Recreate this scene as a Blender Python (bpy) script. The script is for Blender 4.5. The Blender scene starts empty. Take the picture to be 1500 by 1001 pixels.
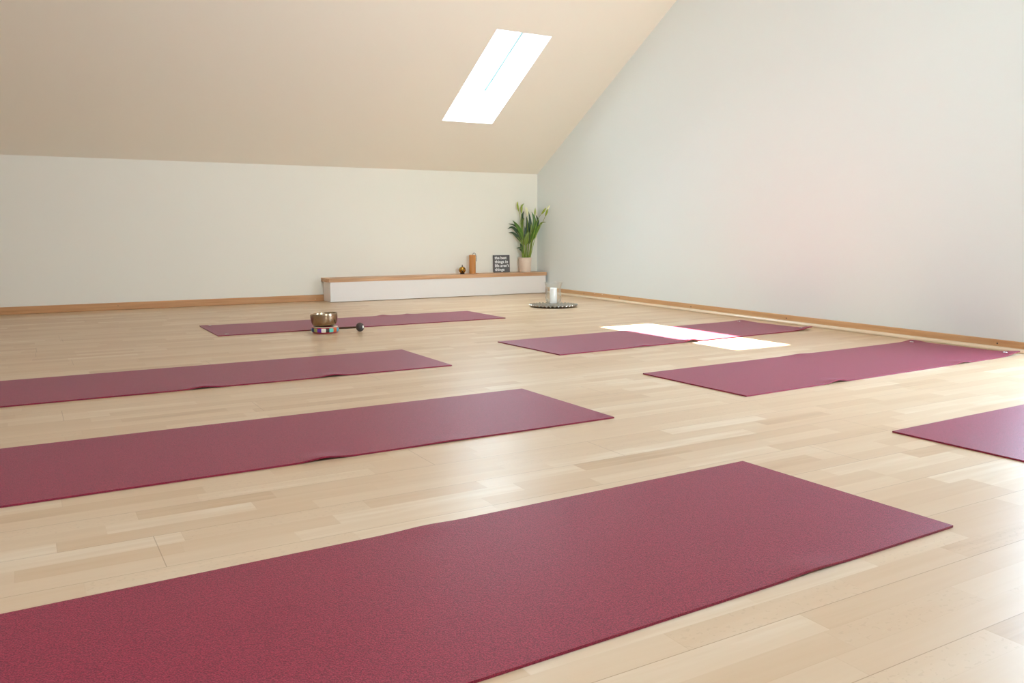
import bpy, bmesh, math, random
from mathutils import Vector, Matrix
R = math.radians
SC = bpy.context.scene
COL = SC.collection
random.seed(7)

# ------------------------------------------------------------------ room numbers (metres)
XR = 4.465            # right wall plane
YB = 7.625            # back wall at the right-hand corner
PHI = 0.0197          # the back wall is slightly out of square
ZK = 1.2152           # knee wall height
SLOPE = 0.5155        # pitch of the roof slope
K = math.tan(SLOPE)
XL, YF = -3.6, -2.4   # left and rear limits
ZC = 2.95             # flat ceiling
T = Vector((math.cos(PHI), math.sin(PHI), 0)); N = Vector((math.sin(PHI), -math.cos(PHI), 0))
B0 = Vector((XR, YB, 0)); UP = Vector((0, 0, 1))


def BW(s, d, z=0.0):
    """point at s along the back wall (0 = corner), d out from it, height z"""
    return B0 + T * s + N * d + UP * z


# ------------------------------------------------------------------ object helpers
def tag(o, label=None, cat=None, group=None, kind=None):
    if label: o['label'] = label
    if cat: o['category'] = cat
    if group: o['group'] = group
    if kind: o['kind'] = kind
    return o


def empty(name, loc, rz=0.0):
    o = bpy.data.objects.new(name, None)
    COL.objects.link(o)
    o.location = loc
    o.rotation_euler = (0, 0, rz)
    o.empty_display_size = 0.05
    return o


def obj(name, bm, mats, parent=None, smooth=False, loc=None, rot=None):
    me = bpy.data.meshes.new(name)
    bmesh.ops.recalc_face_normals(bm, faces=bm.faces)
    bm.to_mesh(me)
    bm.free()
    if not isinstance(mats, (list, tuple)): mats = [mats]
    for m in mats: me.materials.append(m)
    if smooth:
        for p in me.polygons: p.use_smooth = True
        if smooth is not True:
            me.set_sharp_from_angle(angle=R(smooth))
    o = bpy.data.objects.new(name, me)
    COL.objects.link(o)
    if parent: o.parent = parent
    if loc is not None: o.location = loc
    if rot is not None: o.rotation_euler = rot
    return o


def bevel_mod(o, w, seg=2):
    m = o.modifiers.new('bevel', 'BEVEL')
    m.width = w; m.segments = seg; m.limit_method = 'ANGLE'
    return o


def add_hexa(bm, lo, hi):
    """prism between two quads (4 points each, same order)"""
    a = [bm.verts.new(p) for p in lo]; b = [bm.verts.new(p) for p in hi]
    bm.faces.new(a[::-1]); bm.faces.new(b)
    for i in range(4):
        j = (i + 1) % 4
        bm.faces.new((a[i], a[j], b[j], b[i]))


def add_box(bm, x0, x1, y0, y1, z0, z1):
    add_hexa(bm, [(x0, y0, z0), (x1, y0, z0), (x1, y1, z0), (x0, y1, z0)],
             [(x0, y0, z1), (x1, y0, z1), (x1, y1, z1), (x0, y1, z1)])


def add_bw_box(bm, s0, s1, d0, d1, z0, z1):
    q = [(s0, d0), (s1, d0), (s1, d1), (s0, d1)]
    add_hexa(bm, [BW(s, d, z0) for s, d in q], [BW(s, d, z1) for s, d in q])


def add_lathe(bm, prof, seg=48, mat_fn=None, rfn=None, closed=False):
    rings = []
    for (r, z) in prof:
        if r < 1e-6:
            rings.append([bm.verts.new((0, 0, z))])
        else:
            ring = []
            for i in range(seg):
                a = 2 * math.pi * i / seg
                rr, zz = (r, z) if rfn is None else rfn(r, z, a)
                ring.append(bm.verts.new((rr * math.cos(a), rr * math.sin(a), zz)))
            rings.append(ring)
    pairs = list(zip(rings[:-1], rings[1:]))
    if closed: pairs.append((rings[-1], rings[0]))
    for k, (a, b) in enumerate(pairs):
        for i in range(seg):
            j = (i + 1) % seg
            if len(a) == 1 and len(b) == 1: continue
            if len(a) == 1: f = bm.faces.new((a[0], b[i], b[j]))
            elif len(b) == 1: f = bm.faces.new((a[i], a[j], b[0]))
            else: f = bm.faces.new((a[i], a[j], b[j], b[i]))
            if mat_fn: f.material_index = mat_fn(k, (i + .5) / seg)


def smooth_pts(pts, n):
    """Catmull-Rom through 3-D points"""
    P = [Vector(p) for p in pts]
    P = [P[0] * 2 - P[1]] + P + [P[-1] * 2 - P[-2]]
    out = []
    m = len(P) - 3
    for k in range(n + 1):
        t = k / n * m
        i = min(int(t), m - 1); t -= i
        a, b, c, d = P[i:i + 4]
        out.append(0.5 * ((2 * b) + (c - a) * t + (2 * a - 5 * b + 4 * c - d) * t * t + (3 * b - a - 3 * c + d) * t ** 3))
    return out


def add_tube(bm, pts, rad, seg=10):
    """tube along points; rad a number or a list"""
    n = len(pts)
    rad = rad if isinstance(rad, (list, tuple)) else [rad] * n
    prev = None; rings = []
    for i, p in enumerate(pts):
        p = Vector(p)
        t = (Vector(pts[min(i + 1, n - 1)]) - Vector(pts[max(i - 1, 0)])).normalized()
        if prev is None:
            a = t.orthogonal().normalized()
        else:
            a = (prev - t * prev.dot(t)).normalized()
        prev = a
        b = t.cross(a)
        rings.append([bm.verts.new(p + (a * math.cos(2 * math.pi * k / seg) + b * math.sin(2 * math.pi * k / seg)) * rad[i]) for k in range(seg)])
    for r0, r1 in zip(rings[:-1], rings[1:]):
        for k in range(seg):
            j = (k + 1) % seg
            bm.faces.new((r0[k], r0[j], r1[j], r1[k]))
    bm.faces.new(rings[0][::-1]); bm.faces.new(rings[-1])


# ------------------------------------------------------------------ materials
def srgb(r, g, b):
    f = lambda c: (c / 255 / 12.92) if c / 255 <= .04045 else ((c / 255 + .055) / 1.055) ** 2.4
    return (f(r), f(g), f(b), 1)


def new_mat(name):
    m = bpy.data.materials.new(name); m.use_nodes = True
    nt = m.node_tree
    return m, nt, nt.nodes['Principled BSDF']


def nd(nt, typ, **kw):
    n = nt.nodes.new(typ)
    for k, v in kw.items(): setattr(n, k, v)
    return n


def simple(name, col, rough=.5, metal=0.0, spec=.5, noise=0.0, scale=40, bump=0.0, sheen=0.0):
    m, nt, b = new_mat(name)
    b.inputs['Roughness'].default_value = rough
    b.inputs['Metallic'].default_value = metal
    b.inputs['Specular IOR Level'].default_value = spec
    if sheen:
        b.inputs['Sheen Weight'].default_value = sheen
        b.inputs['Sheen Roughness'].default_value = .4
    tc = nd(nt, 'ShaderNodeTexCoord')
    nz = nd(nt, 'ShaderNodeTexNoise'); nz.inputs['Scale'].default_value = scale; nz.inputs['Detail'].default_value = 4
    nt.links.new(tc.outputs['Object'], nz.inputs['Vector'])
    mix = nd(nt, 'ShaderNodeMix', data_type='RGBA')
    lo = tuple(c * (1 - noise) for c in col[:3]) + (1,); hi = tuple(min(1, c * (1 + noise)) for c in col[:3]) + (1,)
    mix.inputs['A'].default_value = lo; mix.inputs['B'].default_value = hi
    nt.links.new(nz.outputs['Fac'], mix.inputs['Factor'])
    nt.links.new(mix.outputs['Result'], b.inputs['Base Color'])
    if bump:
        bp = nd(nt, 'ShaderNodeBump'); bp.inputs['Strength'].default_value = bump; bp.inputs['Distance'].default_value = .002
        nt.links.new(nz.outputs['Fac'], bp.inputs['Height'])
        nt.links.new(bp.outputs['Normal'], b.inputs['Normal'])
    return m


def wood(name, c1, c2, axis='X', rough=.4, scale=1.0, spec=.4):
    """fine straight grain along one axis"""
    m, nt, b = new_mat(name)
    tc = nd(nt, 'ShaderNodeTexCoord'); mp = nd(nt, 'ShaderNodeMapping')
    s = [60 * scale] * 3; s['XYZ'.index(axis)] = 2.5 * scale
    mp.inputs['Scale'].default_value = s
    nt.links.new(tc.outputs['Object'], mp.inputs['Vector'])
    nz = nd(nt, 'ShaderNodeTexNoise'); nz.inputs['Scale'].default_value = 1.0; nz.inputs['Detail'].default_value = 5
    nt.links.new(mp.outputs['Vector'], nz.inputs['Vector'])
    cr = nd(nt, 'ShaderNodeValToRGB')
    cr.color_ramp.elements[0].position = .3; cr.color_ramp.elements[0].color = c1
    cr.color_ramp.elements[1].position = .7; cr.color_ramp.elements[1].color = c2
    nt.links.new(nz.outputs['Fac'], cr.inputs['Fac'])
    nt.links.new(cr.outputs['Color'], b.inputs['Base Color'])
    b.inputs['Roughness'].default_value = rough; b.inputs['Specular IOR Level'].default_value = spec
    return m


def paint(name, col):
    """wall paint with faint roller texture"""
    m, nt, b = new_mat(name)
    b.inputs['Base Color'].default_value = col
    b.inputs['Roughness'].default_value = .9; b.inputs['Specular IOR Level'].default_value = .1
    tc = nd(nt, 'ShaderNodeTexCoord')
    nz = nd(nt, 'ShaderNodeTexNoise'); nz.inputs['Scale'].default_value = 90; nz.inputs['Detail'].default_value = 3
    nt.links.new(tc.outputs['Object'], nz.inputs['Vector'])
    bp = nd(nt, 'ShaderNodeBump'); bp.inputs['Strength'].default_value = .06; bp.inputs['Distance'].default_value = .002
    nt.links.new(nz.outputs['Fac'], bp.inputs['Height']); nt.links.new(bp.outputs['Normal'], b.inputs['Normal'])
    n2 = nd(nt, 'ShaderNodeTexNoise'); n2.inputs['Scale'].default_value = .8; n2.inputs['Detail'].default_value = 2
    nt.links.new(tc.outputs['Object'], n2.inputs['Vector'])
    mix = nd(nt, 'ShaderNodeMix', data_type='RGBA')
    mix.inputs['A'].default_value = tuple(c * .975 for c in col[:3]) + (1,); mix.inputs['B'].default_value = col
    nt.links.new(n2.outputs['Fac'], mix.inputs['Factor']); nt.links.new(mix.outputs['Result'], b.inputs['Base Color'])
    return m


def parquet():
    """three-strip beech parquet, strips 63 mm wide, boards of three strips"""
    m, nt, b = new_mat('beech_parquet')
    L = nt.links.new
    W = .0635

    def math_n(op, a, c=None, d=None):
        n = nd(nt, 'ShaderNodeMath', operation=op)
        for i, v in enumerate((a, c, d)):
            if v is None: continue
            if isinstance(v, (int, float)): n.inputs[i].default_value = v
            else: L(v, n.inputs[i])
        return n.outputs[0]
    tc = nd(nt, 'ShaderNodeTexCoord')
    mp = nd(nt, 'ShaderNodeMapping'); mp.inputs['Rotation'].default_value = (0, 0, R(-1.6)); mp.inputs['Location'].default_value = (20, 20.0 - .921, 0)
    L(tc.outputs['Object'], mp.inputs['Vector'])
    sx = nd(nt, 'ShaderNodeSeparateXYZ'); L(mp.outputs['Vector'], sx.inputs['Vector'])
    x, y = sx.outputs['X'], sx.outputs['Y']
    v = math_n('DIVIDE', y, W); row = math_n('FLOOR', v); fv = math_n('FRACT', v)
    wn1 = nd(nt, 'ShaderNodeTexWhiteNoise', noise_dimensions='1D'); L(row, wn1.inputs['W'])
    # irregular block lengths: warp x by a low-frequency wave that differs per row
    ph = math_n('MULTIPLY', wn1.outputs['Value'], 37.0)
    wav = math_n('SINE', math_n('MULTIPLY_ADD', x, 3.1, ph))
    u = math_n('ADD', math_n('DIVIDE', x, .40), math_n('MULTIPLY_ADD', wav, .28, ph))
    colu = math_n('FLOOR', u); fu = math_n('FRACT', u)
    cb = nd(nt, 'ShaderNodeCombineXYZ'); L(colu, cb.inputs['X']); L(row, cb.inputs['Y'])
    wn = nd(nt, 'ShaderNodeTexWhiteNoise', noise_dimensions='2D'); L(cb.outputs['Vector'], wn.inputs['Vector'])
    rnd = wn.outputs['Value']
    rc = nd(nt, 'ShaderNodeSeparateColor'); L(wn.outputs['Color'], rc.inputs['Color'])
    # long joint of each board and its end joints
    bv = math_n('DIVIDE', y, W * 3); brow = math_n('FLOOR', bv); fb = math_n('FRACT', bv)
    wnb = nd(nt, 'ShaderNodeTexWhiteNoise', noise_dimensions='1D'); L(brow, wnb.inputs['W'])
    bu = math_n('FRACT', math_n('MULTIPLY_ADD', wnb.outputs['Value'], 7.3, math_n('DIVIDE', x, 2.2)))
    jl = math_n('LESS_THAN', math_n('MULTIPLY', fb, W * 3), .0016)
    je = math_n('LESS_THAN', math_n('MULTIPLY', bu, 2.2), .002)
    joint = math_n('MAXIMUM', jl, je)
    js = math_n('MAXIMUM', math_n('LESS_THAN', math_n('MULTIPLY', fv, W), .0009), math_n('LESS_THAN', math_n('MULTIPLY', fu, .40), .0012))
    # grain, offset per block
    off = nd(nt, 'ShaderNodeCombineXYZ'); L(math_n('MULTIPLY', rnd, 50), off.inputs['X']); L(math_n('MULTIPLY', rc.outputs['Green'], 50), off.inputs['Y'])
    av = nd(nt, 'ShaderNodeVectorMath', operation='ADD'); L(mp.outputs['Vector'], av.inputs[0]); L(off.outputs['Vector'], av.inputs[1])
    gm = nd(nt, 'ShaderNodeMapping'); gm.inputs['Scale'].default_value = (2.2, 45, 1); L(av.outputs['Vector'], gm.inputs['Vector'])
    g = nd(nt, 'ShaderNodeTexNoise'); g.inputs['Scale'].default_value = 1; g.inputs['Detail'].default_value = 6; g.inputs['Distortion'].default_value = .6
    L(gm.outputs['Vector'], g.inputs['Vector'])
    gm2 = nd(nt, 'ShaderNodeMapping'); gm2.inputs['Scale'].default_value = (1.6, 11, 1); L(av.outputs['Vector'], gm2.inputs['Vector'])
    g2 = nd(nt, 'ShaderNodeTexNoise'); g2.inputs['Scale'].default_value = 1; g2.inputs['Detail'].default_value = 3; g2.inputs['Distortion'].default_value = 1.2
    L(gm2.outputs['Vector'], g2.inputs['Vector'])
    # medullary flecks on some blocks
    gm3 = nd(nt, 'ShaderNodeMapping'); gm3.inputs['Scale'].default_value = (90, 120, 1); L(av.outputs['Vector'], gm3.inputs['Vector'])
    g3 = nd(nt, 'ShaderNodeTexNoise'); g3.inputs['Scale'].default_value = 1; g3.inputs['Detail'].default_value = 1; L(gm3.outputs['Vector'], g3.inputs['Vector'])
    fleck = math_n('MULTIPLY', math_n('GREATER_THAN', g3.outputs['Fac'], .64), math_n('GREATER_THAN', rc.outputs['Blue'], .86))
    cr = nd(nt, 'ShaderNodeValToRGB')
    e = cr.color_ramp.elements
    e[0].position = 0.0; e[0].color = srgb(*FLOOR_DARK)
    e[1].position = 1.0; e[1].color = srgb(*FLOOR_LIGHT)
    em = cr.color_ramp.elements.new(.22); em.color = srgb(*FLOOR_MID1)
    em = cr.color_ramp.elements.new(.7); em.color = srgb(*FLOOR_MID2)
    t = math_n('ADD', math_n('MULTIPLY_ADD', rnd, .60, .01), math_n('ADD', math_n('MULTIPLY', g.outputs['Fac'], .40), math_n('MULTIPLY_ADD', g2.outputs['Fac'], .50, -.26)))
    L(t, cr.inputs['Fac'])
    dk = nd(nt, 'ShaderNodeMix', data_type='RGBA', blend_type='MULTIPLY')
    L(cr.outputs['Color'], dk.inputs['A']); dk.inputs['B'].default_value = (.42, .30, .20, 1)
    fac = math_n('ADD', math_n('MULTIPLY', joint, .55), math_n('ADD', math_n('MULTIPLY', js, .10), math_n('MULTIPLY', fleck, .12)))
    L(fac, dk.inputs['Factor'])
    L(dk.outputs['Result'], b.inputs['Base Color'])
    b.inputs['Specular IOR Level'].default_value = .5
    rr = math_n('MULTIPLY_ADD', g2.outputs['Fac'], .12, .28)
    L(rr, b.inputs['Roughness'])
    bp = nd(nt, 'ShaderNodeBump'); bp.inputs['Strength'].default_value = .12; bp.inputs['Distance'].default_value = .001
    L(math_n('ADD', g.outputs['Fac'], math_n('MULTIPLY', joint, -1.5)), bp.inputs['Height']); L(bp.outputs['Normal'], b.inputs['Normal'])
    return m


def mat_fleece():
    """burgundy mat surface with a fine pebbled nap"""
    m, nt, b = new_mat('burgundy_mat')
    L = nt.links.new
    tc = nd(nt, 'ShaderNodeTexCoord')
    nz = nd(nt, 'ShaderNodeTexNoise'); nz.inputs['Scale'].default_value = 420; nz.inputs['Detail'].default_value = 2; nz.inputs['Roughness'].default_value = .6
    L(tc.outputs['Object'], nz.inputs['Vector'])
    n2 = nd(nt, 'ShaderNodeTexNoise'); n2.inputs['Scale'].default_value = 6; n2.inputs['Detail'].default_value = 3
    L(tc.outputs['Object'], n2.inputs['Vector'])
    cr = nd(nt, 'ShaderNodeValToRGB')
    cr.color_ramp.elements[0].position = .34; cr.color_ramp.elements[0].color = srgb(*MAT_DARK)
    cr.color_ramp.elements[1].position = .66; cr.color_ramp.elements[1].color = srgb(*MAT_LIGHT)
    L(nz.outputs['Fac'], cr.inputs['Fac'])
    mx = nd(nt, 'ShaderNodeMix', data_type='RGBA', blend_type='MULTIPLY'); mx.inputs['B'].default_value = (.9, .88, .9, 1)
    L(n2.outputs['Fac'], mx.inputs['Factor']); L(cr.outputs['Color'], mx.inputs['A'])
    L(mx.outputs['Result'], b.inputs['Base Color'])
    b.inputs['Roughness'].default_value = .42
    b.inputs['Specular IOR Level'].default_value = .34
    b.inputs['Specular Tint'].default_value = (.68, .80, 1, 1)  # bluish tint puts sky colour into the reflections
    b.inputs['Sheen Weight'].default_value = MAT_SHEEN
    b.inputs['Sheen Roughness'].default_value = .35
    b.inputs['Sheen Tint'].default_value = (.82, .62, 1, 1)  # lilac tint stands in for blue sky reflected on the mats
    bp = nd(nt, 'ShaderNodeBump'); bp.inputs['Strength'].default_value = .55; bp.inputs['Distance'].default_value = .0012
    L(nz.outputs['Fac'], bp.inputs['Height']); L(bp.outputs['Normal'], b.inputs['Normal'])
    return m


def glass_thin(name, base=.04, edge=.55, tint=(1, 1, 1, 1)):
    m = bpy.data.materials.new(name); m.use_nodes = True
    nt = m.node_tree; nt.nodes.remove(nt.nodes['Principled BSDF'])
    out = nt.nodes['Material Output']
    tr = nd(nt, 'ShaderNodeBsdfTransparent'); tr.inputs['Color'].default_value = tint
    gl = nd(nt, 'ShaderNodeBsdfGlossy'); gl.inputs['Roughness'].default_value = .03
    lw = nd(nt, 'ShaderNodeLayerWeight'); lw.inputs['Blend'].default_value = .35
    mr = nd(nt, 'ShaderNodeMapRange'); mr.inputs['To Min'].default_value = base; mr.inputs['To Max'].default_value = edge
    nt.links.new(lw.outputs['Facing'], mr.inputs['Value'])
    mx = nd(nt, 'ShaderNodeMixShader')
    nt.links.new(mr.outputs['Result'], mx.inputs['Fac'])
    nt.links.new(tr.outputs[0], mx.inputs[1]); nt.links.new(gl.outputs[0], mx.inputs[2])
    nt.links.new(mx.outputs[0], out.inputs['Surface'])
    return m


FLOOR_DARK, FLOOR_MID1, FLOOR_MID2, FLOOR_LIGHT = (180, 145, 110), (198, 166, 132), (209, 182, 151), (225, 207, 184)
MAT_DARK, MAT_LIGHT, MAT_SHEEN = (94, 15, 29), (164, 48, 71), .085

M = {}
M['wall'] = paint('wall_paint', srgb(236, 232, 221))
M['wall_right'] = paint('gable_paint', srgb(232, 238, 238))  # cooler tint stands in for the skylight's cool light on this wall
M['ceiling'] = paint('ceiling_paint', srgb(240, 233, 219))  # warm tint stands in for light bounced off the floor
M['reveal'] = simple('white_reveal', srgb(245, 245, 243), .6)
M['floor'] = parquet()
M['base'] = wood('beech_skirting', srgb(182, 130, 84), srgb(203, 153, 106), 'X', .4)
M['base_r'] = wood('beech_skirting_right', srgb(196, 150, 106), srgb(212, 170, 126), 'Y', .4)
M['shoe'] = wood('pale_moulding', srgb(222, 198, 168), srgb(234, 214, 188), 'Y', .2, spec=.9)
M['screw'] = simple('screw_head', srgb(62, 58, 54), .4, .8)
M['putty'] = simple('pale_putty', srgb(238, 226, 210), .6)
M['mat'] = mat_fleece()
M['metal'] = simple('eyelet_metal', srgb(225, 225, 225), .25, 1.0)
M['bench_white'] = simple('bench_white', srgb(232, 226, 222), .45, noise=.01)
M['bench_wood'] = wood('bench_oak', srgb(176, 130, 94), srgb(216, 172, 134), 'X', .45, .8)
M['brass'] = simple('brass', srgb(176, 134, 62), .22, 1.0, noise=.1)
M['dark'] = simple('dark_bronze', srgb(40, 28, 20), .45, .3)
M['chime'] = wood('chime_wood', srgb(176, 110, 52), srgb(200, 136, 72), 'Z', .45)
M['cord'] = simple('cord', srgb(58, 72, 76), .8)
M['sign'] = simple('sign_board', srgb(92, 90, 92), .6, noise=.04)
M['letters'] = simple('sign_letters', srgb(244, 245, 245), .6)
M['pot'] = simple('pot_ceramic', srgb(226, 206, 188), .55, noise=.06, scale=60, bump=.2)
M['soil'] = simple('soil', srgb(44, 34, 26), .95, noise=.3, scale=90, bump=.6)
M['leaf'] = simple('leaf_green', srgb(70, 112, 30), .35, noise=.35, scale=22)
M['leaf_dark'] = simple('leaf_dark_green', srgb(30, 62, 26), .35, noise=.35, scale=22)
M['leaf_olive'] = simple('leaf_olive', srgb(98, 118, 34), .4, noise=.25, scale=22)
M['stalk'] = simple('stalk_green', srgb(142, 160, 62), .45, noise=.25, scale=30)
M['bud'] = simple('spathe_green', srgb(148, 166, 52), .5, noise=.25, scale=30)
M['bud_pale'] = simple('spathe_pale', srgb(232, 230, 190), .5, noise=.06, scale=30)
M['silver'] = simple('hammered_silver', srgb(196, 190, 184), .12, 1.0, noise=.45, scale=55, bump=1.0)
M['glass'] = glass_thin('clear_glass', .02, .55, (.995, 1, 1, 1))
M['edge_line'] = simple('teal_edge_line', (.06, .13, .13, 1), .7)  # invented strip colour, reads as a cyan line in the blown-out opening
M['pane'] = glass_thin('window_glass', .03, .3)
M['wax'] = simple('white_wax', srgb(252, 251, 249), .5, noise=.003)
M['wick'] = simple('wick', srgb(40, 36, 32), .9)
M['bronze'] = simple('bowl_bronze', srgb(160, 138, 114), .24, 1.0, noise=.22, scale=30, bump=.12)
M['felt'] = simple('mallet_leather', srgb(58, 48, 46), .6, noise=.3, scale=120, bump=.6)
M['stick'] = wood('mallet_stick', srgb(52, 32, 20), srgb(84, 54, 34), 'X', .4)
M['highlight'] = simple('mallet_highlight', srgb(232, 224, 214), .4)
PATCH = []
for i, c in enumerate([(222, 206, 172), (172, 28, 46), (28, 36, 96), (148, 150, 84), (92, 38, 138), (232, 226, 206), (50, 36, 36), (92, 186, 168), (198, 88, 34), (70, 150, 170), (120, 24, 40)]):
    PATCH.append(simple('cushion_fabric_%s' % 'abcdefghijk'[i], srgb(*c), .7, noise=.12, scale=150, bump=.2, sheen=.2))

# ------------------------------------------------------------------ room shell
bm = bmesh.new(); add_box(bm, XL - .3, XR + .3, YF - .3, YB + .35, -.12, 0)
tag(obj('floor', bm, M['floor']), kind='structure')

# back (knee) wall
bm = bmesh.new(); add_bw_box(bm, XL - XR - .5, .3, -.3, 0, 0, ZK)
tag(obj('wall_back', bm, M['wall']), kind='structure')

# gable wall on the right with a glazed door opening beyond the right edge of the view
DY0, DY1, DZ = .4, 2.49, 2.12
bm = bmesh.new()
add_box(bm, XR, XR + .3, DY1, YB + .3, 0, 3.4)
add_box(bm, XR, XR + .3, DY0, DY1, DZ, 3.4)
add_box(bm, XR, XR + .3, YF - .3, DY0, 0, 3.4)
tag(obj('wall_right', bm, M['wall_right']), kind='structure')

bm = bmesh.new(); add_box(bm, XL - .3, XL, YF - .3, YB + .3, 0, 3.4)
tag(obj('wall_left', bm, M['wall']), kind='structure')

bm = bmesh.new(); add_box(bm, XL - .3, XR + .3, YF - .3, YF, 0, ZK + .02)
tag(obj('wall_front', bm, M['wall']), kind='structure')

# roof: slopes with skylight openings plus the flat part in the middle
THK = .31


def slope_panel(bm, P, umin, umax, vmin, vmax, nrm, holes, thk):
    """P(u,v) -> point on the inner face; cells of a grid cut by the holes are extruded along nrm"""
    us = sorted({umin, umax, *[h[0] for h in holes], *[h[1] for h in holes]})
    vs = sorted({vmin, vmax, *[h[2] for h in holes], *[h[3] for h in holes]})
    inside = lambda i, j: any(h[0] <= us[i] and us[i + 1] <= h[1] and h[2] <= vs[j] and vs[j + 1] <= h[3] for h in holes)
    lo = {}; hi = {}
    for i, u in enumerate(us):
        for j, v in enumerate(vs):
            p = P(u, v); lo[i, j] = bm.verts.new(p); hi[i, j] = bm.verts.new(p + nrm * thk)
    nu, nv = len(us) - 1, len(vs) - 1
    solid = {(i, j) for i in range(nu) for j in range(nv) if not inside(i, j)}
    for (i, j) in solid:
        c = [(i, j), (i + 1, j), (i + 1, j + 1), (i, j + 1)]
        bm.faces.new([lo[q] for q in c]); bm.faces.new([hi[q] for q in c][::-1])
        for (a, b_, nb) in ((c[0], c[1], (i, j - 1)), (c[1], c[2], (i + 1, j)), (c[2], c[3], (i, j + 1)), (c[3], c[0], (i - 1, j))):
            if nb not in solid:
                f = bm.faces.new((lo[a], lo[b_], hi[b_], hi[a]))
                f.material_index = 1 if (0 <= nb[0] < nu and 0 <= nb[1] < nv) else 0


CS, SN = math.cos(SLOPE), math.sin(SLOPE)
n_back = (UP * CS - N * SN).normalized()               # outward normal of the back slope
PB = lambda s, v: BW(s, v * CS, ZK + v * SN)           # v measured up the slope
vtop = (ZC - ZK) / SN
SKY = (-1.398, -.902, .679 / CS, 1.685 / CS)
BACK = [SKY]
bm = bmesh.new()
slope_panel(bm, PB, XL - XR - .4, .3, -.25, vtop + .2, n_back, BACK, THK)
# flat ceiling
d_flat = vtop * CS
YR = .6                                               # where the rear slope begins
a = BW(XL - XR - .4, d_flat); b_ = BW(.3, d_flat)
add_hexa(bm, [(a.x, a.y, ZC), (b_.x, b_.y, ZC), (b_.x, YR, ZC), (a.x, YR, ZC)],
         [(a.x, a.y, ZC + .3), (b_.x, b_.y, ZC + .3), (b_.x, YR, ZC + .3), (a.x, YR, ZC + .3)])
# rear slope, behind the camera
rs = (ZC - ZK) / (YR - YF); ra = math.atan(rs)
n_rear = Vector((0, -math.sin(ra), math.cos(ra)))
PR = lambda x, v: Vector((x, YR - v * math.cos(ra), ZC - v * math.sin(ra)))
REAR = [(-1.4, .3, .5, 1.85)]  # added unseen skylight, placed and sized for its light on the floor
slope_panel(bm, PR, XL - .3, XR + .3, -.2, (YR - YF) / math.cos(ra) + .25, n_rear, REAR, THK)
tag(obj('ceiling', bm, [M['ceiling'], M['reveal']]), kind='structure')


def sky_window(name, P, hole, nrm, depth, rails):
    """frame of four rails and a pane, set at the outer side of the reveal"""
    u0, u1, v0, v1 = hole
    root = empty(name, P((u0 + u1) / 2, (v0 + v1) / 2) + nrm * depth)
    tag(root, kind='structure')
    inv = Matrix.Translation(-root.location)
    l, r, bt, tp = rails
    bmf = bmesh.new()
    for q in ((u0, u0 + l, v0, v1), (u1 - r, u1, v0, v1), (u0 + l, u1 - r, v0, v0 + bt), (u0 + l, u1 - r, v1 - tp, v1)):
        c = [(q[0], q[2]), (q[1], q[2]), (q[1], q[3]), (q[0], q[3])]
        add_hexa(bmf, [P(*k) + nrm * depth for k in c], [P(*k) + nrm * (depth + .05) for k in c])
    bmesh.ops.transform(bmf, matrix=inv, verts=bmf.verts)
    obj('window_frame', bmf, M['reveal'], root)
    bmp = bmesh.new()
    c = [(u0 + l * .5, v0 + bt * .5), (u1 - r * .5, v0 + bt * .5), (u1 - r * .5, v1 - tp * .5), (u0 + l * .5, v1 - tp * .5)]
    add_hexa(bmp, [P(*k) + nrm * (depth + .022) for k in c], [P(*k) + nrm * (depth + .028) for k in c])
    bmesh.ops.transform(bmp, matrix=inv, verts=bmp.verts)
    obj('pane', bmp, M['pane'], root)
    bmg = bmesh.new()  # added strip that draws the cyan line along the right edge
    c = [(u1 - r - .006, v0 + bt), (u1 - r + .004, v0 + bt), (u1 - r + .004, v1 - tp), (u1 - r - .006, v1 - tp)]
    add_hexa(bmg, [P(*k) + nrm * (depth - .004) for k in c], [P(*k) + nrm * (depth + .02) for k in c])
    bmesh.ops.transform(bmg, matrix=inv, verts=bmg.verts)
    obj('edge_line', bmg, M['edge_line'], root)
    return root


sky_window('window_1', PB, SKY, n_back, THK, (.06, .02, .07, .24))  # rails shaped to trim the sun patch; the wide top one is unseen
sky_window('rear_fill_window', PR, REAR[0], n_rear, THK, (.05, .05, .05, .05))


def flat_window(name, x, y0, y1, z0, z1, nx):
    root = empty(name, (x, (y0 + y1) / 2, z0)); tag(root, kind='structure')
    yc = (y0 + y1) / 2; w = .06
    bmf = bmesh.new()
    xa, xb = (-.03, .03)
    for (a0, a1, c0, c1) in ((y0, y0 + w, z0, z1), (y1 - w, y1, z0, z1), (y0 + w, y1 - w, z0, z0 + w), (y0 + w, y1 - w, z1 - w, z1)):
        add_box(bmf, xa, xb, a0 - yc, a1 - yc, c0 - z0, c1 - z0)
    obj('window_frame', bmf, M['reveal'], root)
    bmp = bmesh.new(); add_box(bmp, -.004, .004, y0 + w - yc - .01, y1 - w - yc + .01, w - .01, z1 - z0 - w + .01)
    obj('pane', bmp, M['pane'], root)


flat_window('door_1', XR + .16, DY0, DY1, .0, DZ, 1)

# ------------------------------------------------------------------ skirting boards
HB, TB = .0587, .014


def screw(parent, loc, axis, mat, r=.0035):
    b = bmesh.new(); add_lathe(b, [(0, 0), (r, 0), (r * .9, .0012), (0, .0016)], 10)
    rot = (0, R(-90), 0) if axis == 'x' else (R(90), 0, PHI)
    return obj('screw', b, mat, parent, True, loc, rot)


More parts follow.
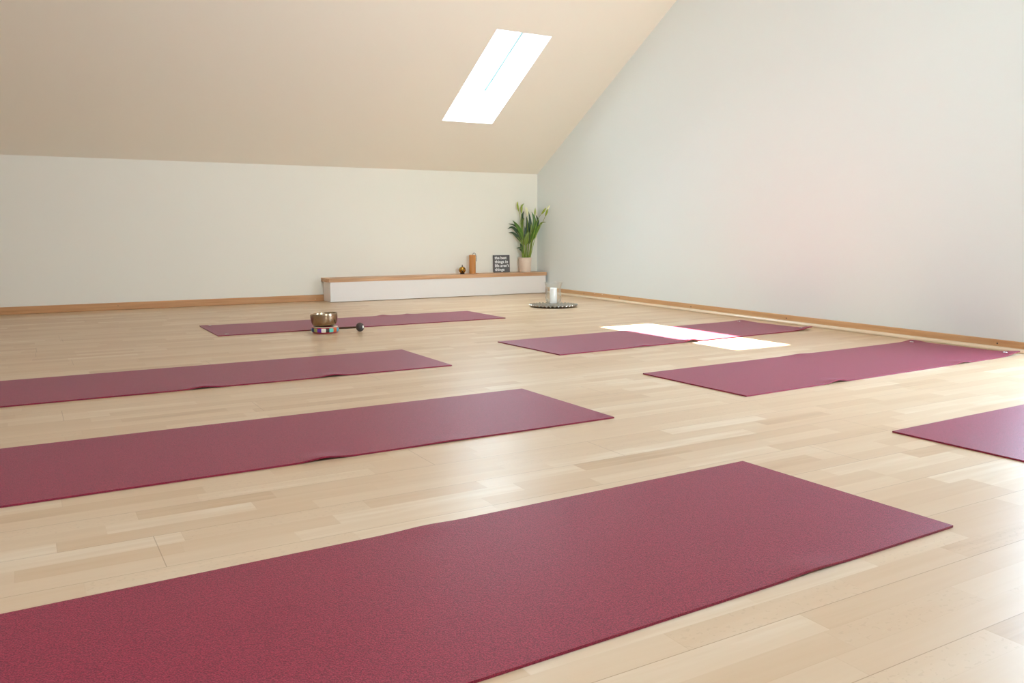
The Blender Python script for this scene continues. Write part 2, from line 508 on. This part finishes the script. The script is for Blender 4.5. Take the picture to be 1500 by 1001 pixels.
bm = bmesh.new()
add_box(bm, XL - XR, 0, -TB, 0, 0, HB)
o = obj('baseboard_back', bm, M['base']); bevel_mod(o, .004)
o.location = B0; o.rotation_euler = (0, 0, PHI)
tag(o, kind='structure')
screw(o, (-4.024, -TB, .034), 'y', M['screw'], .003).rotation_euler = (R(90), 0, 0)
screw(o, (-2.385, -TB, .02), 'y', M['putty'], .003).rotation_euler = (R(90), 0, 0)

bm = bmesh.new(); add_box(bm, -TB, 0, DY1 + .004, YB - .002, .0, HB)
o = obj('baseboard_right', bm, M['base_r']); bevel_mod(o, .004)
o.location = (XR, 0, 0); tag(o, kind='structure')
for (y, z, mt) in ((6.713, .035, 'screw'), (6.137, .038, 'screw'), (5.168, .036, 'screw'), (4.169, .036, 'screw'), (2.678, .038, 'screw'), (6.528, .05, 'putty'), (6.405, .05, 'putty')):
    screw(o, (-TB, y, z), 'x', M[mt], .0045)
bm = bmesh.new()                                       # quarter-round shoe moulding along its foot
prof = [(0, .001), (-.018, .001)] + [(-.020 * math.cos(R(t)), .006 + .017 * math.sin(R(t))) for t in range(0, 91, 15)]
ya, yb = DY1 + .004, 7.38
ra_ = [bm.verts.new((-TB + x, ya, z)) for x, z in prof]; rb_ = [bm.verts.new((-TB + x, yb, z)) for x, z in prof]
bm.faces.new(ra_); bm.faces.new(rb_[::-1])
for i in range(len(prof)):
    j = (i + 1) % len(prof); bm.faces.new((ra_[i], rb_[i], rb_[j], ra_[j]))
tag(obj('shoe_moulding', bm, M['shoe'], o, 40), 'pale rounded shoe moulding')

# ------------------------------------------------------------------ yoga mats
MW, ML, MT = .61, 2.04, .005


def build_mat(label, ax, ay, th, side, lifts, eye_end):
    """ax, ay = far corner at the right ('R') or left ('L') end; lifts = (x, y, height, wx, wy) in mat coordinates,
    x from the left end, y from the far edge towards the camera"""
    th = R(th)
    u = Vector((math.cos(th), math.sin(th), 0)); v = Vector((math.sin(th), -math.cos(th), 0))
    left_far = Vector((ax, ay, 0)) - (u * ML if side == 'R' else Vector())
    c = left_far + u * ML / 2 + v * MW / 2
    nx, ny = 136, 40

    def h(x, y):
        z = .0004
        for (lx, ly, a, wx, wy) in lifts:
            z += a * math.exp(-((x - lx) / wx) ** 2 - ((y - ly) / wy) ** 2)
        return z
    bm = bmesh.new()
    top = {}; bot = {}
    for i in range(nx + 1):
        for j in range(ny + 1):
            x, y = ML * i / nx, MW * j / ny
            z = h(x, y)
            top[i, j] = bm.verts.new((x - ML / 2, MW / 2 - y, z + MT)); bot[i, j] = bm.verts.new((x - ML / 2, MW / 2 - y, z))
    for i in range(nx):
        for j in range(ny):
            bm.faces.new((top[i, j], top[i, j + 1], top[i + 1, j + 1], top[i + 1, j]))
            bm.faces.new((bot[i, j], bot[i + 1, j], bot[i + 1, j + 1], bot[i, j + 1]))
    for i in range(nx):
        for j in (0, ny):
            bm.faces.new((top[i, j], top[i + 1, j], bot[i + 1, j], bot[i, j]))
    for j in range(ny):
        for i in (0, nx):
            bm.faces.new((top[i, j], top[i, j + 1], bot[i, j + 1], bot[i, j]))
    o = obj('yoga_mat', bm, M['mat'], None, 40)
    o.location = c; o.rotation_euler = (0, 0, th)
    tag(o, label, 'yoga mat', 'burgundy yoga mats laid out on the floor')
    for y in (.045, MW - .045):
        x = .06 if eye_end == 'left' else ML - .06
        b = bmesh.new()
        add_lathe(b, [(.006, 0), (.0065, .0015), (.009, .0022), (.0115, .0015), (.012, 0)], 20, closed=True)
        obj('eyelet', b, M['metal'], o, True, (x - ML / 2, MW / 2 - y, h(x, y) + MT))
    return o


build_mat('burgundy yoga mat nearest the camera, largest in the foreground', 1.667, 1.699, 3.21, 'R',
          [(1.58, .61, .004, .07, .05), (1.05, 0, .003, .06, .05)], 'left')
build_mat('burgundy yoga mat just behind the large foreground mat, second from the front', 1.651, 2.939, 2.38, 'R',
          [(1.005, .61, .007, .05, .05), (1.4, .61, .002, .08, .05)], 'left')
build_mat('burgundy yoga mat on the left, just in front of the singing bowl', 1.631, 4.236, 1.83, 'R',
          [(.90, .61, .007, .05, .05), (1.45, .61, .008, .05, .06)], 'left')
build_mat('burgundy yoga mat behind the singing bowl, nearest the white bench', 2.879, 6.019, 1.86, 'R',
          [(1.32, 0, .007, .04, .05), (1.52, 0, .005, .03, .05), (.03, 0, .003, .05, .05)], 'left')
build_mat('burgundy yoga mat crossed by the bright sunlight patch', 2.236, 4.27, 4.42, 'L',
          [(.955, .61, .012, .045, .06), (.57, .61, .004, .05, .05), (2.04, .61, .016, .10, .09), (2.04, .02, .006, .06, .08)], 'right')
build_mat('burgundy yoga mat on the right between the sunlit mat and the cut-off one', 2.31, 2.995, 3.6, 'L',
          [(.565, .61, .010, .05, .05), (1.52, .61, .007, .05, .05), (1.06, 0, .004, .08, .06), (2.04, 0.02, .009, .06, .07), (2.04, .62, .016, .10, .09), (1.98, .3, .004, .1, .2)], 'right')
build_mat('burgundy yoga mat cut off by the right edge of the photo', 2.343, 1.729, 2.69, 'L', [], 'right')

# ------------------------------------------------------------------ low bench
BS0, BS1, BD, BH = -2.3098, -.036, .2292, .2135
bench = empty('low_bench', BW(0, 0), PHI)
tag(bench, 'long low white bench with a wooden top against the back wall', 'bench')
bm = bmesh.new(); add_box(bm, BS0 - .013, -.026, -BD - .004, -.001, BH - .033, BH)
bevel_mod(obj('bench_top', bm, M['bench_wood'], bench), .0025)
bm = bmesh.new(); add_box(bm, BS0, BS1, -BD, -BD + .018, .004, BH - .033)
bevel_mod(obj('front_panel', bm, M['bench_white'], bench), .0015)
for x0, x1 in ((BS0, BS0 + .018), (BS1 - .018, BS1)):
    bm = bmesh.new(); add_box(bm, x0 + .0015, x1, -BD + .0185, -.022, .002, BH - .033)
    bevel_mod(obj('side_panel', bm, M['bench_white'], bench), .0015)
bm = bmesh.new(); add_box(bm, BS0 + .02, BS1 - .02, -.034, -.022, .002, BH - .033)
obj('back_panel', bm, M['bench_white'], bench)

# ------------------------------------------------------------------ brass bell on the bench
bell = empty('brass_bell', BW(-.94, .125, BH), PHI - .45)
tag(bell, 'small round brass bell with a knob, leftmost object on the bench', 'bell')
rb = .0345; zc = .040
bm = bmesh.new()
prof = [(0, zc - rb)] + [(rb * math.sin(R(a)), zc - rb * math.cos(R(a))) for a in range(8, 86, 7)]
prof += [(rb + .0022, zc - .003), (rb + .003, zc), (rb + .0022, zc + .003)]
prof += [(rb * math.sin(R(a)), zc - rb * math.cos(R(a))) for a in range(95, 176, 8)] + [(0, zc + rb)]
add_lathe(bm, prof, 40)
obj('bell_body', bm, M['brass'], bell, True)
bm = bmesh.new(); add_lathe(bm, [(0, zc + rb - .002), (.006, zc + rb - .001), (.0045, zc + rb + .004), (.004, zc + rb + .010), (.006, zc + rb + .013), (.006, zc + rb + .016), (0, zc + rb + .018)], 20)
obj('knob', bm, M['dark'], bell, True)
bm = bmesh.new(); add_lathe(bm, [(.024, 0), (.026, .003), (.022, .009), (.018, .012), (0, .0125)], 28)
obj('bell_foot', bm, M['dark'], bell, True)
bm = bmesh.new()                                      # round sound hole in the lower front
add_lathe(bm, [(0, .0015), (.0075, .001), (.008, 0), (0, -.001)], 20)
e = R(-20)
obj('sound_hole', bm, M['dark'], bell, True, (0, -rb * math.cos(e), zc + rb * math.sin(e)), (R(90) - e, 0, 0))

# ------------------------------------------------------------------ wooden wind chime standing on the bench
chime = empty('wind_chime', BW(-.8145, .10, BH), PHI)
tag(chime, 'upright wooden tube wind chime with a cord, between bell and sign', 'wind chime')
rc, hc = .0325, .184
bm = bmesh.new(); add_lathe(bm, [(.0, .001), (rc - .002, .001), (rc, .003), (rc, hc - .003), (rc - .002, hc), (.0, hc)], 36)
obj('chime_tube', bm, M['chime'], chime, 40)
bm = bmesh.new()
add_tube(bm, smooth_pts([(.004, 0, hc - .002), (.006, 0, hc + .012), (.018, -.002, hc + .020), (.033, -.004, hc + .010), (.040, -.004, hc - .02), (.041, -.004, hc - .062)], 24), .0024, 8)
obj('cord', bm, M['cord'], chime, True)
bm = bmesh.new(); add_lathe(bm, [(0, .0), (.02, 0), (.021, .002), (.02, .004), (0, .004)], 28)
bmesh.ops.translate(bm, verts=bm.verts, vec=(.052, .012, 0))
wc = obj('wind_catcher', bm, M['chime'], chime, 40)
bm = bmesh.new()
add_tube(bm, smooth_pts([(.052, .012, .004), (.046, .010, .0065), (.036, .006, .005), (.03, .004, .0035)], 12), .0012, 6)
obj('catcher_string', bm, M['cord'], wc, True)

# ------------------------------------------------------------------ sign
sign = empty('lettered_sign', BW(-.4415, .034, BH), PHI)
sign.rotation_euler = (R(-3), 0, PHI)
tag(sign, 'dark grey square sign with white lettering leaning on the wall', 'sign')
SW, SH, ST = .187, .176, .018
bm = bmesh.new(); add_box(bm, -SW / 2, SW / 2, 0, ST, 0.001, SH)
bevel_mod(obj('sign_board', bm, M['sign'], sign), .0015)
for k, line in enumerate(('the best', 'things in', 'life aren’t', 'things')):
    cu = bpy.data.curves.new('lettering', 'FONT')
    cu.body = line; cu.size = .0405; cu.offset = .0010; cu.extrude = .0004; cu.space_character = 1.0; cu.resolution_u = 3
    tmp = bpy.data.objects.new('lettering', cu); COL.objects.link(tmp)
    bpy.context.view_layer.update()
    me = bpy.data.meshes.new_from_object(tmp.evaluated_get(bpy.context.evaluated_depsgraph_get()))
    bpy.data.objects.remove(tmp); bpy.data.curves.remove(cu)
    me.transform(Matrix.Rotation(R(90), 4, 'X'))
    me.materials.clear(); me.materials.append(M['letters'])
    me.name = 'lettering'
    o = bpy.data.objects.new('lettering', me); COL.objects.link(o); o.parent = sign
    w = max(v.co.x for v in me.vertices)
    tw = (.138, .152, .166, .110)[k]
    o.scale = (tw / w, 1, 1)
    o.location = (-SW / 2 + .0125, -.0006, SH - .041 - k * .0395)

# ------------------------------------------------------------------ potted peace lily
P0 = BW(-.2025, .092, BH)
plant = empty('potted_peace_lily', P0, -.4997)
tag(plant, 'potted peace lily with long green leaves standing on the bench by the corner', 'plant')
PX = .00705
r1, r2, hp = .0565, .0685, .150
bm = bmesh.new()
add_lathe(bm, [(0, 0), (r1 - .006, 0), (r1 - .001, .002), (r1, .007), (r1 + .001, .010), (r2 - .002, hp - .012), (r2, hp - .010), (r2, hp - .002), (r2 - .002, hp), (r2 - .006, hp - .002), (r2 - .009, hp - .02), (r1 - .004, .02), (0, .02)], 44)
pot = obj('flower_pot', bm, M['pot'], plant, 40)
bm = bmesh.new(); add_lathe(bm, [(0, .028), (r1 - .002, .03), (r2 - .0095, hp - .022), (.03, hp - .016), (0, hp - .014)], 28)
obj('soil', bm, M['soil'], pot, True)


def lp(px, py, v=0.0):
    """plant-local point: px, py in 7.05 mm steps from the pot's foot, v away from the viewer"""
    return Vector(((px - 769) * PX, v, (398 - py) * PX))


def leaf(pts, width, mat, twist=0.0, fold=.25, n=16):
    """blade along pts with a folded midrib; widest a third of the way up"""
    P = smooth_pts(pts, n)
    bm = bmesh.new(); rows = []
    for i, p in enumerate(P):
        t = i / n
        tan = (P[min(i + 1, n)] - P[max(i - 1, 0)]).normalized()
        view = Vector((0, -1, .12))
        side = tan.cross(view).normalized()
        nrm = side.cross(tan).normalized()
        a = twist * (0.3 + .7 * t)
        sd = side * math.cos(a) + nrm * math.sin(a)
        nn = nrm * math.cos(a) - side * math.sin(a)
        w = width * .5 * max(.03, (math.sin(math.pi * min(1, t ** .8)) ** .8 if t < 1 else 0))
        w = max(w, .0012)
        rows.append([bm.verts.new(p - sd * w + nn * w * fold), bm.verts.new(p - sd * w * .5 + nn * w * fold * .3), bm.verts.new(p - nn * .0006),
                     bm.verts.new(p + sd * w * .5 + nn * w * fold * .3), bm.verts.new(p + sd * w + nn * w * fold)])
    for a, b in zip(rows[:-1], rows[1:]):
        for k in range(4): bm.faces.new((a[k], a[k + 1], b[k + 1], b[k]))
    o = obj('leaf', bm, mat, plant, True)
    s = o.modifiers.new('thickness', 'SOLIDIFY'); s.thickness = .0008
    return o


def stalk(pts, r0, r1_, name, parent):
    P = smooth_pts(pts, 14)
    bm = bmesh.new(); add_tube(bm, P, [r0 + (r1_ - r0) * i / 14 for i in range(15)], 8)
    return obj(name, bm, M['stalk'], parent, True)


G, DK, OL = M['leaf'], M['leaf_dark'], M['leaf_olive']
LEAVES = [
    # stalk base, blade points (px, py, v), blade width in px, material, twist
    ((767, 380, .00), [(766.2, 352, -.02), (764, 344, -.03), (760.5, 336, -.045), (756, 329, -.06), (751, 323.5, -.075)], 6.4, G, .3),
    ((766, 380, .01), [(764, 353, .0), (760, 343.5, -.01), (755, 336.5, -.015), (749.5, 332.8, -.02), (743.5, 335.6, -.03)], 5.2, DK, .5),
    ((765.5, 380, -.01), [(763, 355, -.02), (759.5, 349, -.03), (755.5, 344.5, -.035), (751, 341, -.04), (745.2, 340.6, -.045)], 5.0, DK, .4),
    ((767, 380, .02), [(763.5, 345, .015), (760, 336, .01), (756, 331.5, .005), (751, 329, .0), (745, 327.8, -.01)], 3.4, DK, .9),
    ((768, 380, .01), [(765.5, 340, .02), (764.5, 332, .02), (765, 326, .015), (767.6, 319.5, .0)], 4.6, OL, .2),
    ((768, 380, .02), [(766, 336, .03), (765, 325, .035), (765.3, 316, .035), (767.4, 309.5, .03)], 4.6, DK, .3),
    ((770, 380, .02), [(771, 346, .02), (772.4, 336, .02), (772.5, 327, .015), (770.8, 317.3, .005)], 5.6, DK, .2),
    ((772, 380, .02), [(775, 345, .02), (776.6, 334, .015), (776, 322, .015), (774, 310.5, .01)], 5.0, DK, -.3),
    ((774, 380, .01), [(779, 345, .0), (782, 334, -.01), (782.5, 322, -.015), (778.5, 311, -.02)], 6.4, G, .15),
    ((775, 380, .02), [(780.5, 345, .01), (784.5, 334, .0), (787.2, 324, -.01), (784.5, 315.4, -.02)], 6.2, DK, -.5),
    ((776, 380, .00), [(778.5, 353, -.02), (781, 345, -.04), (785.6, 336.5, -.06), (791.6, 328, -.08)], 8.0, G, -.15),
    ((770, 380, -.02), [(769.5, 360, -.04), (770.4, 353, -.05), (772, 346, -.055), (774, 338.5, -.055)], 8.6, OL, .1),
    ((775, 380, -.01), [(777.5, 352, -.025), (778.2, 344, -.03), (778.2, 335, -.03), (778.8, 326.5, -.03)], 4.6, OL, .3),
    ((769, 380, .00), [(769.3, 356, -.01), (769.5, 347, -.015), (769.3, 339, -.015), (768.6, 331.5, -.015)], 4.8, DK, -.3),
    ((773, 380, .01), [(774.5, 358, -.005), (776, 350, -.01), (777, 342, -.015), (776, 333, -.015)], 5.2, DK, .4),
    ((767, 380, .00), [(764.5, 357, .0), (762, 350, .0), (759.5, 344, .0), (758.5, 337, .0)], 4.8, DK, .2),
    ((776, 380, .01), [(786, 338, -.06), (790.5, 329, -.08), (794, 326.4, -.095), (798.4, 325.9, -.11)], 2.6, OL, .6),
    ((776, 380, .00), [(779, 356, -.02), (780.6, 350, -.03), (782.4, 347.8, -.035), (785.2, 346.8, -.04)], 2.4, OL, .6),
    ((766, 380, -.02), [(765, 367, -.04), (763.8, 362, -.045), (763, 358.6, -.05), (761.5, 356.2, -.05)], 4.0, DK, .2),
    ((766, 380, -.02), [(764.6, 366, -.045), (762.4, 363.2, -.055), (759.6, 362.6, -.06), (756.4, 363, -.065)], 3.0, DK, .3),
    ((767, 380, -.02), [(766.4, 371, -.04), (764.6, 367.8, -.05), (762.6, 365.8, -.055), (760, 364.8, -.06)], 3.0, DK, -.2),
]
for base, pts, w, mat, tw in LEAVES:
    q = [lp(*p) for p in pts]
    lf = leaf(q, w * PX * .87, mat, tw)
    stalk([lp(*base), (lp(*base) * .45 + q[0] * .55) + Vector((0, 0, .004)), q[0], q[1], (q[1] + q[2]) / 2], .0048 if w > 4 else .0026, .0018, 'leaf_stalk', lf)

FLOWERS = [
    # stalk points, spathe points, width px, pale?
    ([(768, 380, .02), (764, 345, .01), (762, 322, .0), (759.5, 309, -.005)], [(759.6, 310, -.005), (758.4, 304, -.006), (757.9, 300, -.006), (758.6, 296, -.008)], 2.9, 0),
    ([(769, 380, .03), (765, 345, .03), (763.6, 322, .02), (763.7, 312, .02)], [(763.7, 313, .02), (763.8, 307, .018), (764.3, 302.6, .016), (767.4, 298.8, .01)], 3.2, 0),
    ([(771, 380, .01), (772, 345, .005), (772.4, 325, .0), (772.2, 315, .0)], [(772.4, 316.5, .0), (771.8, 311, -.004), (770.8, 307, -.006), (769.2, 303.6, -.01)], 4.4, 1),
    ([(775, 380, .0), (780, 345, -.01), (782.8, 325, -.015), (783, 316, -.018)], [(783, 317, -.018), (783.2, 312.5, -.02), (783.4, 309, -.02), (783.6, 305, -.02)], 2.2, 0),
    ([(776, 380, -.01), (781, 345, -.05), (788, 321, -.08), (792.6, 314, -.09)], [(792.2, 314.6, -.09), (795, 311, -.095), (797, 308, -.10), (798.6, 305.4, -.105)], 3.0, 0),
    ([(776, 380, .0), (783, 350, -.05), (793, 328, -.09), (798, 317, -.11)], [(797.8, 317.6, -.11), (799.4, 312.5, -.113), (800.3, 309.3, -.116), (801.8, 307.2, -.118)], 3.0, 0),
    ([(799, 313, -.113), (800.2, 309.5, -.115), (801, 307, -.116), (801.6, 306, -.117)], [(799.8, 308.5, -.114), (801.2, 306, -.117), (802.6, 304, -.119), (804, 302.2, -.122)], 2.8, 1),
]
for st, sp, w, pale in FLOWERS:
    fs = stalk([lp(*p) for p in st], .0030, .0020, 'flower_stalk', plant)
    P = smooth_pts([lp(*p) for p in sp], 14)
    bm = bmesh.new()
    add_tube(bm, P, [max(.0006, w * PX * .5 * math.sin(math.pi * min(.97, .10 + .88 * (i / 14) ** .9)) ** .9) for i in range(15)], 10)
    obj('flower', bm, M['bud_pale'] if pale else M['bud'], fs, True)

# ------------------------------------------------------------------ silver tray, glass, candle on the floor
TX, TY = 3.698, 6.042
tray = empty('silver_tray', (TX, TY, 0)); tag(tray, 'round ornate silver tray on the floor near the bench corner', 'tray')
bm = bmesh.new()


def scallop(r, z, a):
    if r > .16: return r * (1 + .018 * math.cos(a * 38)), z + .0055 * math.cos(a * 38) * (r - .16) / .045
    return r, z


rt = .203
add_lathe(bm, [(0, .009), (.06, .009), (.10, .0085), (.13, .009), (.135, .0105), (.14, .009), (.158, .009), (.165, .012), (.175, .0135), (.185, .0165), (.193, .0185), (rt, .0185), (rt + .001, .0165),
               (.196, .013), (.17, .008), (.15, .0055), (.06, .0055), (0, .0055)], 216, rfn=scallop)
obj('tray_plate', bm, M['silver'], tray, 50)
bm = bmesh.new(); add_lathe(bm, [(.125, 0), (.135, 0), (.14, .006), (.12, .006)], 64, closed=True)
obj('foot_ring', bm, M['dark'], tray, 40)

gl = empty('hurricane_glass', (TX, TY, .0092)); tag(gl, 'clear glass hurricane lantern vase standing on the silver tray', 'candle holder')
gp = [(.045, 0), (.0475, .002), (.046, .006), (.036, .012), (.040, .017), (.054, .027), (.0655, .046), (.0695, .068), (.0675, .092), (.0625, .117), (.0610, .137), (.0640, .160), (.0710, .182), (.0770, .196)]
inner = [(r - .0028, z + (.0025 if z < .03 else 0)) for r, z in gp[::-1] if z >= .017]
bm = bmesh.new(); add_lathe(bm, [(0, .001)] + gp + [(.0757, .1972)] + inner + [(0, .0195)], 56)
obj('glass_vessel', bm, M['glass'], gl, True)

cd = empty('pillar_candle', (TX, TY, .0292)); tag(cd, 'thick white pillar candle inside the hurricane glass', 'candle')
bm = bmesh.new()
add_lathe(bm, [(0, 0), (.0295, 0), (.031, .002), (.031, .126), (.0298, .1295), (.026, .1285), (.012, .124), (0, .123)], 40)
wax = obj('candle_wax', bm, M['wax'], cd, 40)
bm = bmesh.new(); add_tube(bm, [(0, 0, .122), (.0005, 0, .130), (.002, 0, .136)], .0011, 6)
obj('wick', bm, M['wick'], wax, True)

# ------------------------------------------------------------------ singing bowl on its cushion, mallet
CX_, CY_ = 1.492, 5.214
cu_ = empty('singing_bowl_cushion', (CX_, CY_, 0), -.4997)
tag(cu_, 'red ring cushion with colourful patches under the singing bowl', 'cushion')
NS = 96
prof = [(.045, .010), (.046, .028), (.055, .038), (.064, .0415), (.073, .0412), (.0795, .0385), (.083, .0345), (.0855, .029), (.0862, .022), (.0855, .015), (.083, .0095), (.079, .0045), (.072, .001), (.06, .0004), (.05, .002)]
order = [9, 2, 3, 4, 5, 6, 7, 8, 9, 10, 3, 2, 5, 8, 4, 7, 6, 3, 10, 5]


def cmat(k, f):
    if k in (2, 3, 4): return 0
    if 6 <= k <= 9:
        return order[int(((f - .5) * 20 - .75)) % 20]
    return 1


bm = bmesh.new(); add_lathe(bm, prof, NS, mat_fn=cmat, closed=True)
obj('ring_pad', bm, PATCH, cu_, True)

bowl = empty('singing_bowl', (CX_ - .002, CY_, .0428), -.4997)
bowl.rotation_euler = (0, R(-4.0), -.4997)
tag(bowl, 'bronze singing bowl tilted on its colourful ring cushion', 'singing bowl')
op = [(0, 0), (.045, .0005), (.060, .003), (.0705, .0095), (.0775, .021), (.0815, .037), (.0838, .055), (.0848, .075), (.0845, .0885), (.0842, .0905), (.0825, .0912), (.0808, .0905)]
ip = [(.0802, .088), (.0800, .055), (.0778, .038), (.073, .023), (.063, .0125), (.045, .006), (0, .005)]
bm = bmesh.new(); add_lathe(bm, [(r_, z_ * .89) for r_, z_ in op + ip], 72)
obj('bowl_body', bm, M['bronze'], bowl, 60)

hx, hy = 1.701, 5.152
mal = empty('bowl_mallet', (hx, hy, .030)); tag(mal, 'dark bowl mallet with a padded head lying beside the singing bowl', 'mallet')
tail = Vector((1.514, 5.351, .0075)) - Vector((hx, hy, .030))
ax = -tail.normalized()
q = ax.to_track_quat('Z', 'Y')
mal.rotation_mode = 'QUATERNION'; mal.rotation_quaternion = q
bm = bmesh.new()
hp_ = [(0, -.024)] + [(.029 * math.sin(R(a)) ** .8, -.0235 * math.cos(R(a))) for a in range(15, 176, 10)] + [(0, .024)]
add_lathe(bm, hp_, 32)
mh = obj('mallet_head', bm, M['felt'], mal, True)
bm = bmesh.new(); add_tube(bm, [(0, 0, -tail.length), (0, 0, -tail.length * .6), (0, 0, -.02)], [.006, .007, .0068], 14)
obj('stick', bm, M['stick'], mal, 40)
bm = bmesh.new(); add_lathe(bm, [(0, .0218), (.0105, .0215), (.0095, .0235), (0, .0245)], 18)  # pale disc paints the white highlight onto the head
obj('head_highlight', bm, M['highlight'], mh, True)

# ------------------------------------------------------------------ light
SUN_E, SKY_E = 125.0, 11.5


def area(name, loc, target, sx, sy, power, col):
    l = bpy.data.lights.new(name, 'AREA'); l.shape = 'RECTANGLE'; l.size = sx; l.size_y = sy; l.energy = power; l.color = col
    o = bpy.data.objects.new(name, l); COL.objects.link(o); o.location = loc
    o.rotation_euler = (Vector(target) - Vector(loc)).to_track_quat('-Z', 'Y').to_euler()
    return o


s = bpy.data.lights.new('sun', 'SUN'); s.energy = SUN_E; s.angle = R(.6); s.color = (1, .96, .9)
so = bpy.data.objects.new('sun', s); COL.objects.link(so); so.location = (3, 12, 8)
so.rotation_euler = Vector((.032, -1.25, -1.0)).to_track_quat('-Z', 'Y').to_euler()



def portal(loc, target, sx, sy):
    o = area('sky_portal', loc, target, sx, sy, 1.0, (1, 1, 1))
    o.data.cycles.is_portal = True
    return o


portal((XR + .2, (DY0 + DY1) / 2, DZ / 2), (XR, (DY0 + DY1) / 2, DZ / 2), DY1 - DY0, DZ)
for P, hs, n_ in ((PR, REAR, n_rear), (PB, BACK, n_back)):
    for hle in hs:
        c = P((hle[0] + hle[1]) / 2, (hle[2] + hle[3]) / 2)
        portal(c + n_ * (THK + .1), c, hle[1] - hle[0], hle[3] - hle[2])

c = PB((SKY[0] + SKY[1]) / 2, (SKY[2] + SKY[3]) / 2)
area('skylight_boost', c + n_back * (THK + .25), c, SKY[1] - SKY[0], SKY[3] - SKY[2], 45, (.8, .95, 1.0))  # added lamp outside the pane, strengthens the light through this skylight

area('door_boost', (XR + .6, (DY0 + DY1) / 2, 1.15), (XR, (DY0 + DY1) / 2, 1.1), DY1 - DY0, 2.0, 42, (.48, .78, 1.0))  # extra bluish lamp, added to boost reflections on floor and mats
o = area('ceiling_fill', (2.0, -.9, 1.3), (3.6, 6.0, 1.95), .7, .7, 31, (.80, .96, 1.0))  # made-up soft lamp behind the camera, added to brighten the ceiling
o.data.spread = R(66)

w = bpy.data.worlds.new('sky'); SC.world = w; w.use_nodes = True
bg = w.node_tree.nodes['Background']
bg.inputs['Color'].default_value = (.71, .92, 1.14, 1); bg.inputs['Strength'].default_value = SKY_E

# ------------------------------------------------------------------ camera
cam = bpy.data.cameras.new('camera'); cam.sensor_fit = 'HORIZONTAL'; cam.sensor_width = 36.0
cam.lens = 1226.0078 / 1500 * 36.0
cam.clip_start = .02
co = bpy.data.objects.new('camera', cam); COL.objects.link(co)
p, y, r = .1336, -.4997, -.0009
cp, sp, cy, sy = math.cos(p), math.sin(p), math.cos(y), math.sin(y)
F = Vector((-sy * cp, cy * cp, -sp)); Rv = Vector((cy, sy, 0)); U = Rv.cross(F)
R2 = Rv * math.cos(r) + U * math.sin(r); U2 = U * math.cos(r) - Rv * math.sin(r)
mtx = Matrix((R2, U2, -F)).transposed().to_4x4(); mtx.translation = (0, 0, .6528)
co.matrix_world = mtx
SC.camera = co

SC.view_settings.view_transform = 'Standard'
SC.view_settings.look = 'None'
SC.view_settings.exposure = 0.0
SC.cycles.use_denoising = True
SC.cycles.max_bounces = 12
SC.cycles.diffuse_bounces = 8
SC.cycles.transparent_max_bounces = 12
SC.cycles.sample_clamp_indirect = 6
